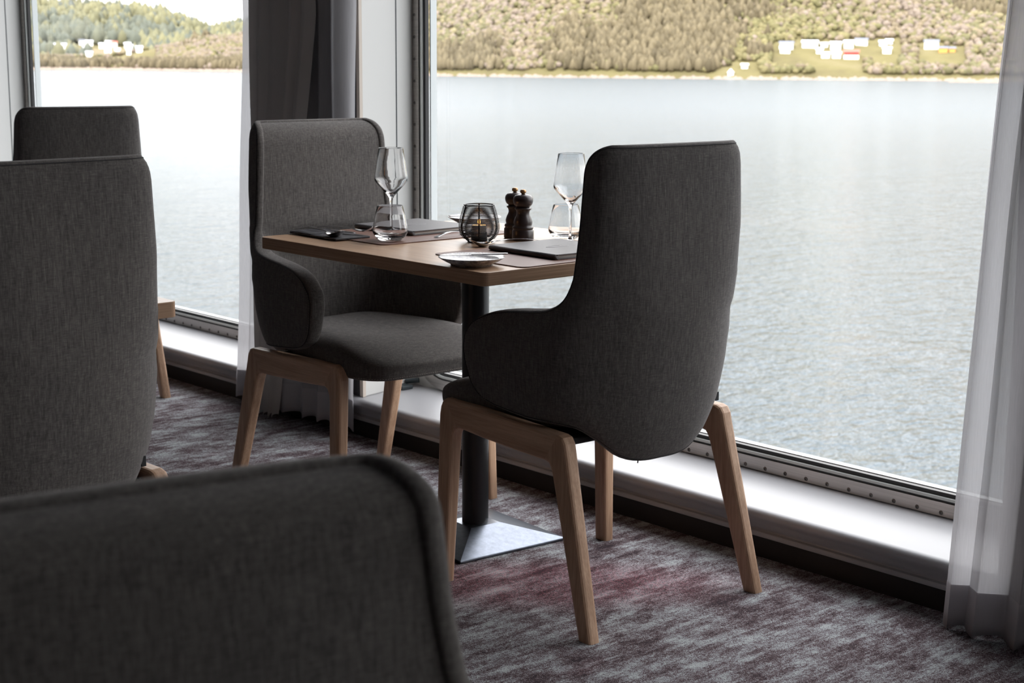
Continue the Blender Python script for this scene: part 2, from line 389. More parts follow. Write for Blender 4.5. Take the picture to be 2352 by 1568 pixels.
# pillars between the windows, with slanted white reveals
for i in range(4):
    a, bb = WINS[i][1], WINS[i+1][0]
    poly = [(a-.0, 3.178), (a+.055, 2.93), (bb-.055+.11, 2.93)]
    poly = [(a+.0, 3.177), (a-.055, 2.925), (bb+.055, 2.925), (bb+.0, 3.177)]
    o = MB().prism(poly, ZS, ZC-.001).obj('trim_%d' % (i+1), M['whitewall'], mods=[BEV(.004)]); tag(o, kind='structure')
    # thin shadow joint and beige corner bead, dark front panel
    mb = MB().box((a-.04, 2.915, ZS+.001), (bb+.04, 2.9245, ZC-.002)); q = mb.obj('dark_panel', plain('pillar_front', (.05, .05, .055), .6) if i == 0 else bpy.data.materials['pillar_front'], o)
    for xx in (a-.05, bb+.05):
        MB().box((xx-.008, 2.914, ZS+.001), (xx+.008, 2.9255, ZC-.002)).obj('corner_bead', M['beige'], o)
    for s_, xx in ((-1, a), (1, bb)):
        t_ = .36; X_ = xx+s_*.055*t_; Y_ = 3.177-.252*t_
        MB().box((X_-.0012, Y_-.002, ZS+.001), (X_+.0012, Y_+.002, ZC-.002)).obj('joint_line', M['cord'], o)
for i, xx in enumerate((XL, XR)):
    x_ = (XL, WINS[0][0]) if i == 0 else (WINS[4][1], XR)
    tag(MB().box((x_[0], 2.925, ZS), (x_[1], 3.177, ZC-.001)).obj('trim_%d' % (5+i), M['whitewall']), kind='structure')
# wall above the windows
tag(MB().box((XL, 2.93, WZ1+.02), (XR, 3.177, ZC-.002)).obj('trim_7', M['whitewall']), kind='structure')

# ------------------------------------------------------------ sea, shore, hills
WATER = -9.0
def at_px(x, y):                     # heading and elevation of a direction in the view
    d = cam_ray(x, y); return math.atan2(d.y, d.x), d.z/math.hypot(d.x, d.y)
TH = np.radians(np.linspace(100, 178, 235))
pxs = [-400, 110, 250, 350, 460, 560, 1010, 1300, 1700, 2000, 2290, 2700]
ths = [at_px(x, 140)[0] for x in pxs]
def tab(vals):
    o_ = np.argsort(ths); return lambda th: np.interp(th, np.array(ths)[o_], np.array(vals, float)[o_])
shore = tab([900, 960, 960, 940, 900, 880, 760, 730, 715, 715, 720, 735])
crest = tab([12, 5, 2, 6, 18, 23, 130, 165, 150, 130, 140, 150])
depthf = tab([300, 350, 380, 300, 260, 300, 420, 430, 420, 420, 420, 420])
def hn(x, y, s, k=0):
    return (np.sin(x*s+k)+np.sin(y*s*1.3+1.7*k+x*s*.4)+np.sin((x+y)*s*.7+2.3+k)+np.sin((x-y)*s*1.9+k*.6)*.5)/3.5
def near_h(th, r):
    s0 = shore(th); t_ = (r-s0)/depthf(th)
    e = np.clip(t_, 0, 1); prof_ = np.where(t_ < 1, .12*np.sqrt(e)+.88*e**1.15, 1-.25*(t_-1))
    X, Y = r*np.cos(th), r*np.sin(th)
    return WATER+np.clip(t_*60, -2, 1)*1.0+crest(th)*prof_+(5+.04*crest(th))*hn(X, Y, .021)*np.clip(t_*2.5, 0, 1)+2*hn(X, Y, .08, 2)*np.clip(t_*4, 0, 1)
pf = [-600, 0, 110, 257, 306, 367, 404, 453, 478, 496, 533, 565, 700, 1000, 1600, 2400]
pe = [-16, -11, -1, 14, 17, 26, 42, 60, 72, 72, 58, 58, 44, 34, 24, 14]
fth = np.array([at_px(x, y)[0] for x, y in zip(pf, pe)]); fel = np.array([at_px(x, y)[1] for x, y in zip(pf, pe)]); oo = np.argsort(fth)
def far_h(th, r):
    e = np.interp(th, fth[oo], fel[oo]); R0, R1 = 1330., 2600.
    t_ = np.clip((r-R0)/(R1-R0), 0, 1.15); X, Y = r*np.cos(th), r*np.sin(th)
    top = CAMH+e*R1
    return WATER+2+(top-WATER-6)*np.where(t_ < 1, t_**1.35, 1-(t_-1)*1.5)+10*hn(X, Y, .012)*np.clip(t_*2, 0, 1)*np.clip((1.02-t_)*4, 0.1, 1)
def terrain(name, fn, rs, mat):
    v = []; 
    G = [(th, r(th)) for r in rs for th in TH]
    th = np.array([g[0] for g in G]); r = np.array([float(g[1]) for g in G]); z = fn(th, r)
    v = np.stack([r*np.cos(th), r*np.sin(th), z], 1); n_ = len(TH); f = []
    for j in range(len(rs)-1):
        for i_ in range(n_-1): f.append((j*n_+i_, j*n_+i_+1, (j+1)*n_+i_+1, (j+1)*n_+i_))
    o = link(name, v, f, mat, smooth=True); return tag(o, kind='structure')
rs_near = [(lambda th, k=k: shore(th)-12+(depthf(th)+12)*k/46) for k in range(52)]
terrain('hillside', near_h, rs_near, M['ground'])
rs_far = [(lambda th, k=k: 1330+1350*k/40) for k in range(41)]
terrain('far_hills', far_h, rs_far, M['ground'])
# sea: one large sheet
tag(link('sea', [(-6000, 4, WATER), (3000, 4, WATER), (3000, 6000, WATER), (-6000, 6000, WATER)], [(0, 1, 2, 3)], M['water']), kind='structure')
# pale rocky shore strip
v = []; f = []
for i_, th in enumerate(np.radians(np.linspace(105, 176, 900))):
    s0 = float(shore(th)); wv = 1.2*math.sin(th*900)+1.6*math.sin(th*311+1)
    hgt = .9+.35*math.sin(th*1900)*math.sin(th*693)
    for (dr, z) in ((-5+wv, WATER-.3), (-2+wv, WATER+hgt*.8), (3, WATER+hgt+.7), (9, WATER+2.6)):
        v.append(((s0+dr)*math.cos(th), (s0+dr)*math.sin(th), z))
    if i_:
        for q in range(3): a = (i_-1)*4+q; f.append((a, a+1, a+5, a+4))
tag(link('shore_rocks', v, f, M['rock']), 'pale rocky waterline along the far shore', 'rocks', kind='stuff')
# low skerry at the right
th0 = at_px(2240, 184)[0]; rr_ = (CAMH-WATER-.6)/math.tan(-math.atan(at_px(2240, 186)[1]))
mb = MB(); v = []
for k in range(40):
    a = 2*PI*k/40; v.append((math.cos(a)*(11+2*math.sin(3*a)), math.sin(a)*4.0))
sk = MB(); n_ = 40
sk.v = [(x, y, -.4) for x, y in v]+[(x*.8, y*.8, .55+.25*math.sin(k*1.7)) for k, (x, y) in enumerate(v)]+[(0, 0, .8)]
sk.f = [(k, (k+1) % n_, n_+(k+1) % n_, n_+k) for k in range(n_)]+[(n_+k, n_+(k+1) % n_, 2*n_) for k in range(n_)]
o = sk.obj('skerry', M['rock']); o.location = (rr_*math.cos(th0), rr_*math.sin(th0), WATER); o.rotation_euler = (0, 0, th0+PI/2)
tag(o, 'low flat pale rock islet just off the far shore at the right', 'islet')

def march(x, y, fn, r0_, r1_):
    th, el = at_px(x, y)
    for r in np.arange(r0_, r1_, 3.):
        if CAMH+el*r <= float(fn(np.array(th), np.array(r))): return th, r
    return th, r1_
# forest: tree crowns standing on the slopes (nobody could count them)
HOUSES = [  # x, base y, width px, wall material, roof material, kind, near?
    (1806, 113, 30, 'hgrey', 'hroof', 1), (1803, 125, 22, 'hwhite', 'hwhite', 1), (1860, 111, 34, 'hwhite', 'hgrey', 1), (1893, 112, 15, 'hwhite', 'hgrey', 1),
    (1919, 114, 22, 'hwhite', 'hgrey', 1), (1949, 111, 20, 'hwhite', 'hgrey', 1), (1978, 106, 26, 'hwhite', 'hroof', 1), (1882, 124, 14, 'hwhite', 'hgrey', 1), (1896, 134, 18, 'hwhite', 'hgrey', 1),
    (1921, 133, 19, 'hwhite', 'hgrey', 1), (1955, 133, 32, 'hred', 'hrust', 1), (2028, 107, 16, 'hwhite', 'hgrey', 1), (2042, 104, 14, 'hwhite', 'hgrey', 1), (2037, 122, 18, 'hwhite', 'hgrey', 1),
    (2139, 110, 30, 'hwhite', 'hroof', 1), (2166, 121, 18, 'horange', 'hroof', 1), (2187, 122, 12, 'horange', 'hroof', 1), (1678, 176, 13, 'hwhite', 'hwhite', 1), (1710, 160, 14, 'hwhite', 'hgrey', 1),
    (122, 113, 14, 'hwhite', 'hgrey', 0), (145, 113, 14, 'hwhite', 'hgrey', 0), (188, 104, 12, 'hwhite', 'hroof', 0), (205, 106, 16, 'hwhite', 'hgrey', 0), (196, 119, 14, 'hwhite', 'hgrey', 0), (205, 131, 14, 'hwhite', 'hgrey', 0),
    (235, 112, 14, 'hwhite', 'hgrey', 0), (250, 107, 14, 'hwhite', 'hgrey', 0), (262, 108, 14, 'hwhite', 'hrust', 0), (248, 122, 14, 'hwhite', 'hgrey', 0), (270, 124, 12, 'hwhite', 'hgrey', 0), (293, 111, 14, 'hwhite', 'hgrey', 0),
    (305, 116, 14, 'hwhite', 'hgrey', 0), (320, 119, 14, 'hwhite', 'hgrey', 0), (296, 125, 10, 'hwhite', 'hgrey', 0), (202, 152, 10, 'hred', 'hrust', 0)]
HLAB = ['grey two-storey house with dark roof, leftmost of the right-hand hillside village', 'small white house just below the grey leftmost house of the hillside village', 'white house with pale roof between the grey house and the village cluster',
    'white house at the upper left of the dense hillside cluster', 'wide white house in the middle of the upper row of the dense cluster', 'white house directly uphill of the red house', 'white house with dark roof, topmost and right of the dense cluster',
    'tiny white house at the left tip of the dense cluster', 'white house in the lower row of the dense cluster', 'white house directly left of the red house', 'red house with white base in the hillside village', 'white house left in the isolated trio right of the red house',
    'white house at the upper right in the isolated trio right of the red house', 'white house lowest in the isolated trio right of the red house', 'white house with dark roof beside the orange houses at far right', 'orange house with dark roof below the far right white house', 'small orange house, rightmost on the hillside',
    'white boathouse with pointed gable at the waterline', 'low white shed on the slope just right of the white boathouse']
hpos = []
for k, (x, y, wpx, wm, rm, near) in enumerate(HOUSES):
    th, r = march(x, y, near_h if near else near_h, 700, 1400)
    if not near and r >= 1390: th, r = march(x, y, far_h, 1340, 2500)
    z = CAMH+at_px(x, y)[1]*r; hpos.append((r*math.cos(th), r*math.sin(th), z, th, r))
def forest(name, fn, n_, rlo, rhi, size, pal, label, thr=(108, 174)):
    ico = bmesh.new(); bmesh.ops.create_icosphere(ico, subdivisions=1, radius=1)
    bv = np.array([v_.co[:] for v_ in ico.verts]); bf = np.array([[v_.index for v_ in f_.verts] for f_ in ico.faces]); ico.free()
    th = RNG.uniform(math.radians(thr[0]), math.radians(thr[1]), n_); r = rlo(th)+(rhi(th)-rlo(th))*RNG.random(n_)**1.25
    X, Y = r*np.cos(th), r*np.sin(th); keep = np.ones(n_, bool)
    for hx, hy, hz, hth, hr in hpos:                       # clearings in front of the houses
        d_ = np.abs(th-hth)*hr; keep &= ~((d_ < (6.5 if hr < 1180 else 13)) & (r > hr-(24 if hr < 1180 else 200)) & (r < hr+8))
    th, r, X, Y = th[keep], r[keep], X[keep], Y[keep]; n_ = len(r)
    z = fn(th, r)
    P = pal(th, r, X, Y, z)                                 # colour rows and a conifer flag
    col, con = P; sz = size*(RNG.uniform(.55, 1.25, n_))
    sc3 = np.stack([sz*.55, sz*.55, sz*(.5+.55*con)], 1)
    jit = 1+RNG.normal(0, .16, (n_, len(bv), 1))
    V = bv[None]*jit*sc3[:, None]; 
    V[:, :, :2] *= (1-.45*con[:, None, None]*np.clip(bv[None, :, 2:3], -1, 1))
    V = V+np.stack([X, Y, z+sc3[:, 2]*.75], 1)[:, None]
    F = (bf[None]+(np.arange(n_)*len(bv))[:, None, None]).reshape(-1, 3)
    V = V.reshape(-1, 3).astype(np.float32)
    me = bpy.data.meshes.new(name); me.vertices.add(len(V)); me.vertices.foreach_set('co', V.ravel())
    me.loops.add(F.size); me.loops.foreach_set('vertex_index', F.ravel().astype(np.int32)); me.polygons.add(len(F))
    me.polygons.foreach_set('loop_start', np.arange(0, F.size, 3, dtype=np.int32)); me.update(calc_edges=True)
    at = me.color_attributes.new('tint', 'FLOAT_COLOR', 'POINT')
    cc = np.repeat(np.concatenate([col, np.ones((n_, 1))], 1), len(bv), 0).astype(np.float32); at.data.foreach_set('color', cc.ravel())
    me.materials.append(M['forest']); o = bpy.data.objects.new(name, me); C.objects.link(o)
    return tag(o, label, 'trees', kind='stuff')
def pal_near(th, r, X, Y, z):
    n_ = len(r); a = hn(X, Y, .017, 1)+RNG.normal(0, .35, n_); g = np.array([(.50, .44, .22), (.42, .385, .19), (.53, .43, .29), (.58, .47, .38), (.38, .35, .19), (.58, .50, .29)])
    idx = np.clip(((a+1.1)/2.2*6).astype(int), 0, 5); col = .36*g[idx]*RNG.uniform(.8, 1.15, (n_, 1)); con = np.zeros(n_)
    t_ = (r-shore(th))/depthf(th); px = np.interp(th, np.array(ths)[np.argsort(ths)], np.array(pxs, float)[np.argsort(ths)])
    jt = 70*hn(X, Y, .06, 3)+RNG.normal(0, 22, n_); px = px+jt; t_ = t_+.05*hn(X, Y, .045, 5)+RNG.normal(0, .018, n_)
    dark = ((px > 1420+60*hn(X, Y, .05)) & (px < 1770) & (t_ < .46+.1*hn(X, Y, .03)) & (px < 1640+t_*350)) | ((px < 1135) & (t_ < .09)) | ((px > 1290) & (px < 1450) & (t_ < .13))
    dark &= RNG.random(n_) < .86; dark |= (hn(X, Y, .035, 4) > .55) & (RNG.random(n_) < .5)
    col[dark] = np.array([(.125, .103, .064)])*RNG.uniform(.7, 1.35, (dark.sum(), 1)); con[dark] = 1
    return col, con
def pal_far_haze(th, r, X, Y, z):
    n_ = len(r); a = hn(X, Y, .009, 1)+RNG.normal(0, .3, n_); g = np.array([(.27, .28, .21), (.24, .26, .21), (.34, .33, .20), (.40, .38, .22), (.23, .245, .215)])  # distance haze is painted into the crown colours as greyer greens
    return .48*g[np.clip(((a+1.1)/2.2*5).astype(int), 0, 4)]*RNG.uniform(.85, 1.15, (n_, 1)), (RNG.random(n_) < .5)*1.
forest('forest', near_h, 90000, lambda th: shore(th)+4, lambda th: shore(th)+depthf(th)*1.05, 3.1, pal_near, 'mixed spring woodland covering the near hillside across the water')
forest('far_forest', far_h, 24000, lambda th: th*0+1350, lambda th: th*0+2600, 8.5, pal_far_haze, 'hazy dark green woodland on the distant ridge seen through the left window', (128, 172))
LLAB = ['leftmost white house by the left window frame', 'white house second from the left window frame', 'small dark-roofed white house, highest in the left village', 'white house right beside the highest one of the left village', 'white house below the highest pair of the left village',
        'white house nearest the water in the left village', 'white house at the left of the middle cluster', 'white house in the middle cluster, upper row left', 'white house with red roof in the middle cluster', 'white house in the lower row of the middle cluster',
        'tiny white house low at the right of the middle cluster', 'white house at the upper end of the right cluster', 'white house in the middle of the right cluster', 'rightmost white house of the left village', 'tiny white house lowest in the right cluster', 'tiny red boathouse on the left shore']
for k, (x, y, wpx, wm, rm, near) in enumerate(HOUSES):
    X, Y, Z, th, r = hpos[k]; s = r/FPX; w_ = wpx*s; hh = (7.5*s*1.3 if wpx < 20 else 10*s*1.25) if near else 9*s
    if k == 17: hh = 9*s
    h_ = empty('house', (X, Y, Z-1.0), th-PI/2)
    lab = HLAB[k] if k < len(HLAB) else LLAB[k-len(HLAB)]
    tag(h_, lab, 'house', 'houses of the village beyond the right window' if near else 'houses of the village beyond the left window')
    d_ = w_*.35
    MB().box((-w_/2, -d_, 0), (w_/2, d_, hh+1)).obj('wall', M[wm], h_)
    rf = hh*(.45 if k != 17 else 1.0); ov = .4
    if k == 17: vv = [(-w_/2-ov, -d_-ov, hh+1), (w_/2+ov, -d_-ov, hh+1), (w_/2+ov, d_+ov, hh+1), (-w_/2-ov, d_+ov, hh+1), (0, -d_-ov, hh+1+rf), (0, d_+ov, hh+1+rf)]; ff = [(0, 3, 5, 4), (1, 4, 5, 2), (0, 4, 1), (2, 5, 3), (0, 1, 2, 3)]
    else: vv = [(-w_/2-ov, -d_-ov, hh+1), (w_/2+ov, -d_-ov, hh+1), (w_/2+ov, d_+ov, hh+1), (-w_/2-ov, d_+ov, hh+1), (-w_/2-ov, 0, hh+1+rf), (w_/2+ov, 0, hh+1+rf)]; ff = [(0, 1, 5, 4), (2, 3, 4, 5), (0, 4, 3), (1, 2, 5), (0, 1, 2, 3)]
    link('roof', vv, ff, M[rm], h_)
    if k == 10: MB().box((-w_/2-.1, -d_-.15, 0), (w_/2+.1, d_+.1, 2.2)).obj('foundation', M['hwhite'], h_)

# ------------------------------------------------------------ the chair
PROF = [(.055,.452),(.10,.464),(.130,.490),(.146,.53),(.152,.57),(.146,.598),(.130,.618),(.105,.635),(.06,.651),(0,.662),(-.06,.669),(-.105,.676),(-.135,.687),(-.155,.705),(-.165,.73),(-.168,.76),(-.172,.82),(-.175,.88),(-.177,.94),(-.178,.968),(-.183,.988),(-.193,1.003),(-.208,1.013),(-.224,1.019)]
ZW = [(.34,.235),(.45,.258),(.55,.266),(.62,.265),(.68,.25),(.75,.225),(.80,.220),(.86,.215),(.975,.208),(.995,.205),(1.010,.199),(1.019,.191)]
ZR = [(.34,-.205),(.37,-.222),(.42,-.238),(.52,-.252),(.667,-.262),(.85,-.260),(1.0,-.252),(1.025,-.248)]
def ip(tb, v): return np.interp(v, [a for a, b_ in tb], [b_ for a, b_ in tb])
GB = [(0, 0), (.10, .0), (.19, .05), (.27, .18), (.34, .40), (.42, .64), (.55, .84), (1, 1)]
def catmull(P, k):
    P = np.array(P, float); Q = np.vstack([2*P[0]-P[1], P, 2*P[-1]-P[-2]]); out = []
    for i in range(1, len(Q)-2):
        for t_ in np.linspace(0, 1, k, endpoint=False):
            a, b_, c_, d = Q[i-1:i+3]; out.append(.5*((2*b_)+(-a+c_)*t_+(2*a-5*b_+4*c_-d)*t_**2+(-a+3*b_-3*c_+d)*t_**3))
    return np.array(out+[P[-1]])
def shell_half(nu=30):
    """outer and inner surface of half the shell, row by row"""
    rows = []; inn = []
    gs = catmull(GB, 8)
    for xf, ze in catmull(PROF, 3):
        zc = ze if ze >= .72 else .348+(ze-.452)*(.72-.348)/(.72-.452)
        w = ip(ZW, ze); xr0 = ip(ZR, zc); a = np.interp(ze, [.45, .6, .66, .74, .85, 1.0, 1.03], [.19, .185, .165, .095, .062, .045, .04]); e = np.interp(ze, [.45, .66, .76, .9], [2.2, 2.35, 2.9, 3.1]); pts = []
        for k in range(160):
            th = k/159*PI/2; pts.append((xr0+a-a*math.cos(th)**(2/e), w*math.sin(th)**(2/e)))
        pts = [q for q in pts if q[0] <= xf-.001]; pts.append((xf, pts[-1][1]+.0005 if xf < xr0+a else w)); pts = np.array(pts)
        s = np.r_[0, np.cumsum(np.hypot(*np.diff(pts, axis=0).T))]; us = np.linspace(0, 1, nu)
        x = np.interp(us*s[-1], s, pts[:, 0]); y = np.interp(us*s[-1], s, pts[:, 1]); g = np.interp(us, gs[:, 0], gs[:, 1])
        z = zc*(1-g)+ze*g
        dx, dy = np.gradient(x), np.gradient(y); dx[0] = 0; dy[0] = 1; L = np.hypot(dx, dy)+1e-9
        t_ = .047 if ze > .60 else np.interp(ze, [.45, .60], [.034, .047])
        # inner skin: straight offset, held clear of the centre line
        nx_, ny_ = dy/L, -dx/L
        for _ in range(6):
            nx_[1:-1] = (nx_[:-2]+nx_[1:-1]*2+nx_[2:])/4; ny_[1:-1] = (ny_[:-2]+ny_[1:-1]*2+ny_[2:])/4
        xi, yi = x+nx_*t_, y+ny_*t_
        b_ = np.clip((ze-.665)/.085, 0, 1); b_ = b_*b_*(3-2*b_)          # the upper back is a full pad, the arms are a thin shell
        yp = us*(y[-1]-.020); xp = xf+.004*np.clip((1.03-ze)/.1, 0, 1)+.006*(1-us**2)*np.clip((1.01-ze)/.15, 0, 1)
        xi = xi*(1-b_)+xp*b_; yi = yi*(1-b_)+yp*b_
        rows.append(np.stack([x, y, z], 1)); inn.append(np.stack([xi, yi, z], 1))
    return np.array(rows), np.array(inn)
def dashes(path, step=.0065, ln=.0036, r=.0006):
    mb = MB(); path = [Vector(p) for p in path]; d = 0; nxt = 0
    for a, b_ in zip(path[:-1], path[1:]):
        L = (b_-a).length
        while nxt <= d+L and L > 1e-9:
            p = a+(b_-a)*((nxt-d)/L); q = (b_-a).normalized()*ln; mb.tube([p, p+q], r, 4); nxt += step
        d += L
    return mb
def make_chair(top=1.025):
    root = empty('dining_chair')
    Hf, Hi = shell_half(); zf = lambda z: np.where(z > .72, .72+(z-.72)*(top-.72)/.305, z)
    both = lambda A_: np.concatenate([A_[:, ::-1]*[1, -1, 1], A_[:, 1:]], 1)
    O_ = both(Hf); I_ = both(Hi)
    for A_ in (O_, I_): A_[:, :, 2] = zf(A_[:, :, 2])
    nr, nc, _ = O_.shape
    bnd = [(0, j) for j in range(nc)]+[(i, nc-1) for i in range(1, nr)]+[(nr-1, j) for j in range(nc-2, -1, -1)]+[(i, 0) for i in range(nr-2, 0, -1)]
    nb = len(bnd); BO = np.array([O_[i, j] for i, j in bnd]); BI = np.array([I_[i, j] for i, j in bnd])
    tan = np.roll(BO, -1, 0)-np.roll(BO, 1, 0)
    for _ in range(4): tan = (np.roll(tan, 1, 0)+2*tan+np.roll(tan, -1, 0))/4
    tan /= np.linalg.norm(tan, axis=1)[:, None]; thv = (BI-BO)/np.linalg.norm(BI-BO, axis=1)[:, None]
    outw = np.cross(tan, thv); outw /= np.linalg.norm(outw, axis=1)[:, None]
    mid_ = nr*0+nc-1+nr+nc//2
    if outw[mid_][2] < 0: outw = -outw
    verts = [tuple(p) for p in O_.reshape(-1, 3)]+[tuple(p) for p in I_.reshape(-1, 3)]; faces = []
    for i in range(nr-1):
        for j in range(nc-1):
            a = i*nc+j; faces.append((a, a+1, a+nc+1, a+nc)); a += nr*nc; faces.append((a, a+nc, a+nc+1, a+1))
    base = len(verts); K = 7
    for q in range(1, K+1):
        ang = PI*q/(K+1); fac = (1-math.cos(ang))/2; bul = .006*math.sin(ang)**.8
        for k in range(nb): verts.append(tuple(BO[k]*(1-fac)+BI[k]*fac+outw[k]*bul))
    ids = [[i*nc+j for i, j in bnd]]+[[base+q*nb+k for k in range(nb)] for q in range(K)]+[[nr*nc+i*nc+j for i, j in bnd]]
    for A_, B_ in zip(ids[:-1], ids[1:]):
        for k in range(nb): k2 = (k+1) % nb; faces.append((A_[k], A_[k2], B_[k2], B_[k]))
    sh = link('backrest', verts, faces, M['fabric'], root, True); smooth_by_angle(sh, 42)
    MB().tube([tuple(BO[k]-thv[k]*.0004) for k in range(nb)], .0011, 6, closed=True).obj('piping', M['seam'], sh, True)
    # stitched line just inside the rim of each arm
    for side_ in (0, 1):
        ln = []
        for i in range(2, 28):
            j = nc-1 if side_ else 0; j2 = nc-2 if side_ else 1; d_ = O_[i, j2]-O_[i, j]; d_ = d_/np.linalg.norm(d_)
            n_ = O_[i, j]-I_[i, j]; n_ = n_/np.linalg.norm(n_); ln.append(tuple(O_[i, j]+d_*.005+n_*.0006))
        dashes(ln, .0065, .0034, .0005).obj('stitching', M['stitch'], sh)
    k_ = np.argmin(((O_-np.array([-.215, -.185, .448]))**2).sum(2)); tabp = O_.reshape(-1, 3)[k_]; k_ = np.argmin(((O_-np.array([-.225, .06, .352]))**2).sum(2)); zipp = O_.reshape(-1, 3)[k_]
    # label and zip pull
    MB().box((-.001, -.011, -.010), (.001, .0, .010)).obj('fabric_label', M['tag'], sh, mods=[BEV(.0008)]).location = tuple(tabp+np.array([0.001, .002, 0]))
    MB().tube([(0, 0, 0), (-.002, 0, -.006), (0, 0, -.02)], .0014, 6).obj('zip_pull', M['cord'], sh).location = tuple(zipp+np.array([.01, 0, .002]))
    # seat cushion
    def outline(k):
        P = []
        for i in range(48):
            a = 2*PI*i/48; ca, sa = math.cos(a), math.sin(a); e = 5.5
            ux = math.copysign(abs(ca)**(2/e), ca); uy = math.copysign(abs(sa)**(2/e), sa)
            x = .072+ux*.282; wid = np.interp(x, [-.2, .05, .14, .22, .34], [.165, .214, .228, .24, .236]); y = uy*wid
            x -= .016*(abs(y)/.24)**2*(1 if ux > 0 else 0); P.append((x, y))
        return P
    base_ = outline(0); cx = .08
    levels = [(.80, .407), (.93, .404), (.985, .408), (1.0, .425), (1.0, .448), (.985, .466), (.94, .480), (.86, .488), (.7, .492), (.45, .490), (.2, .487)]
    vv = []; 
    for s, z in levels:
        for x, y in base_:
            X_ = cx+(x-cx)*s; Y_ = y*s; drop = 0
            if z > .44: drop = .034*max(0, (X_-.17)/.17)**1.6*(z-.44)/.05 + .008*max(0, 1-abs(Y_)/.2)*(z-.44)/.05*(1 if X_ < .15 else .5)
            if z < .43: X_ = min(X_, .338)
            vv.append((X_, Y_, z-drop-.012*max(0, (X_-.12)/.22)+(.018*max(0, .0-X_)/.2 if z < .45 else 0)))
    n_ = 48; ff = [tuple(range(n_))[::-1], tuple((len(levels)-1)*n_+k for k in range(n_))]
    for l in range(len(levels)-1):
        for k in range(n_): ff.append((l*n_+k, l*n_+(k+1) % n_, (l+1)*n_+(k+1) % n_, (l+1)*n_+k))
    st = link('seat', vv, ff, M['fabric'], root, True, [SUB(1)])
    fr_ = [vv[3*n_+k] for k in list(range(44, 48))+list(range(0, 5))]; lo = [vv[2*n_+k] for k in list(range(40, 48))+list(range(0, 9))]
    path = [(p[0]+.0035, p[1]*1.005, p[2]+.006) for p in lo]; dashes(path, .007, .004, .0007).obj('stitching', M['stitch'], st)
    # underframe plate, hidden under the cushion
    MB().box((-.14, -.216, .388), (.2, .216, .404)).obj('seat_base', M['tag'], root, mods=[BEV(.004)])
    # wooden side frames: two legs and a rail each
    rail = [(.236, .4335), (-.155, .4215), (-.112, .358), (-.02, .3602), (.10, .365), (.190, .371)]
    legf = [(.262, 0), (.2585, .395), (.255, .414), (.247, .427), (.236, .4335), (.190, .371), (.203, .365), (.210, .352), (.213, .335), (.222, 0)]
    legr = [(-.155, .4215), (-.168, .4175), (-.177, .405), (-.181, .388), (-.279, 0), (-.240, 0), (-.137, .334), (-.1315, .346), (-.124, .355), (-.112, .358)]
    for s in (1, -1):
        for nm, poly, mat, mit in (('side_rail', rail, 'woodx', {(0, 5), (1, 2)}), ('leg', legf, 'woodz', {(4, 5)}), ('leg', legr, 'woodz', {(0, 9)})):
            n_ = len(poly); v = []
            for side_ in (-1, 1):
                for x, z in poly:
                    yc = .2372+.0152*(1-z/.36) if z < .36 else .2372
                    d_ = .0175 if z > .3 else .0155+.002*z/.3
                    v.append((x, s*(yc+side_*d_), z))
            f = [tuple(range(n_))[::-1], tuple(range(n_, 2*n_))]+[(i, (i+1) % n_, n_+(i+1) % n_, n_+i) for i in range(n_)]
            me = bpy.data.meshes.new(nm); me.from_pydata(v, [], f); bm = bmesh.new(); bm.from_mesh(me); bmesh.ops.recalc_face_normals(bm, faces=bm.faces); bm.verts.ensure_lookup_table()
            lay = bm.edges.layers.float.get('bevel_weight_edge') or bm.edges.layers.float.new('bevel_weight_edge')
            for e in bm.edges:
                i, j = sorted(v_.index % n_ for v_ in e.verts); long_ = all((v_.index < n_) == (e.verts[0].index < n_) for v_ in e.verts)
                if long_ and (i, j) not in mit and not (poly[i][1] == 0 and poly[j][1] == 0): e[lay] = 1.0
            bm.to_mesh(me); bm.free(); me.materials.append(M[mat]); o = bpy.data.objects.new(nm, me); C.objects.link(o); o.parent = root
            md = o.modifiers.new('bevel', 'BEVEL'); md.width = .0085; md.segments = 3; md.limit_method = 'WEIGHT'
    return root
cA = make_chair()
cA.location = (-2.446, 2.4652, 0); cA.rotation_euler = (0, 0, 3.0962)
G_ = 'grey high-backed dining chairs'
tag(cA, 'grey upholstered high-back dining chair seen from behind at the near end of the laid table', 'chair', G_)
def place(p, a, lab):
    c_ = copy_tree(cA); c_.location = (p[0], p[1], 0); c_.rotation_euler = (0, 0, a); c_['label'] = lab; return c_
place((-3.3973, 2.5101), -.0234, 'grey upholstered high-back dining chair facing us at the far end of the laid table')
place((-2.745, 1.188), math.radians(185), 'grey high-back dining chair seen from behind at the left edge, cut off by the frame')
place((-5.16, 2.515), math.radians(172), 'distant grey high-back dining chair by the left window, only its top showing above another chair')
cE = make_chair(.904); cE.location = (-.738, .474, 0); cE.rotation_euler = (0, 0, math.radians(-11.4))
tag(cE, 'blurred grey chair close to the camera with rounded backrest top in the lower left corner', 'chair', G_)

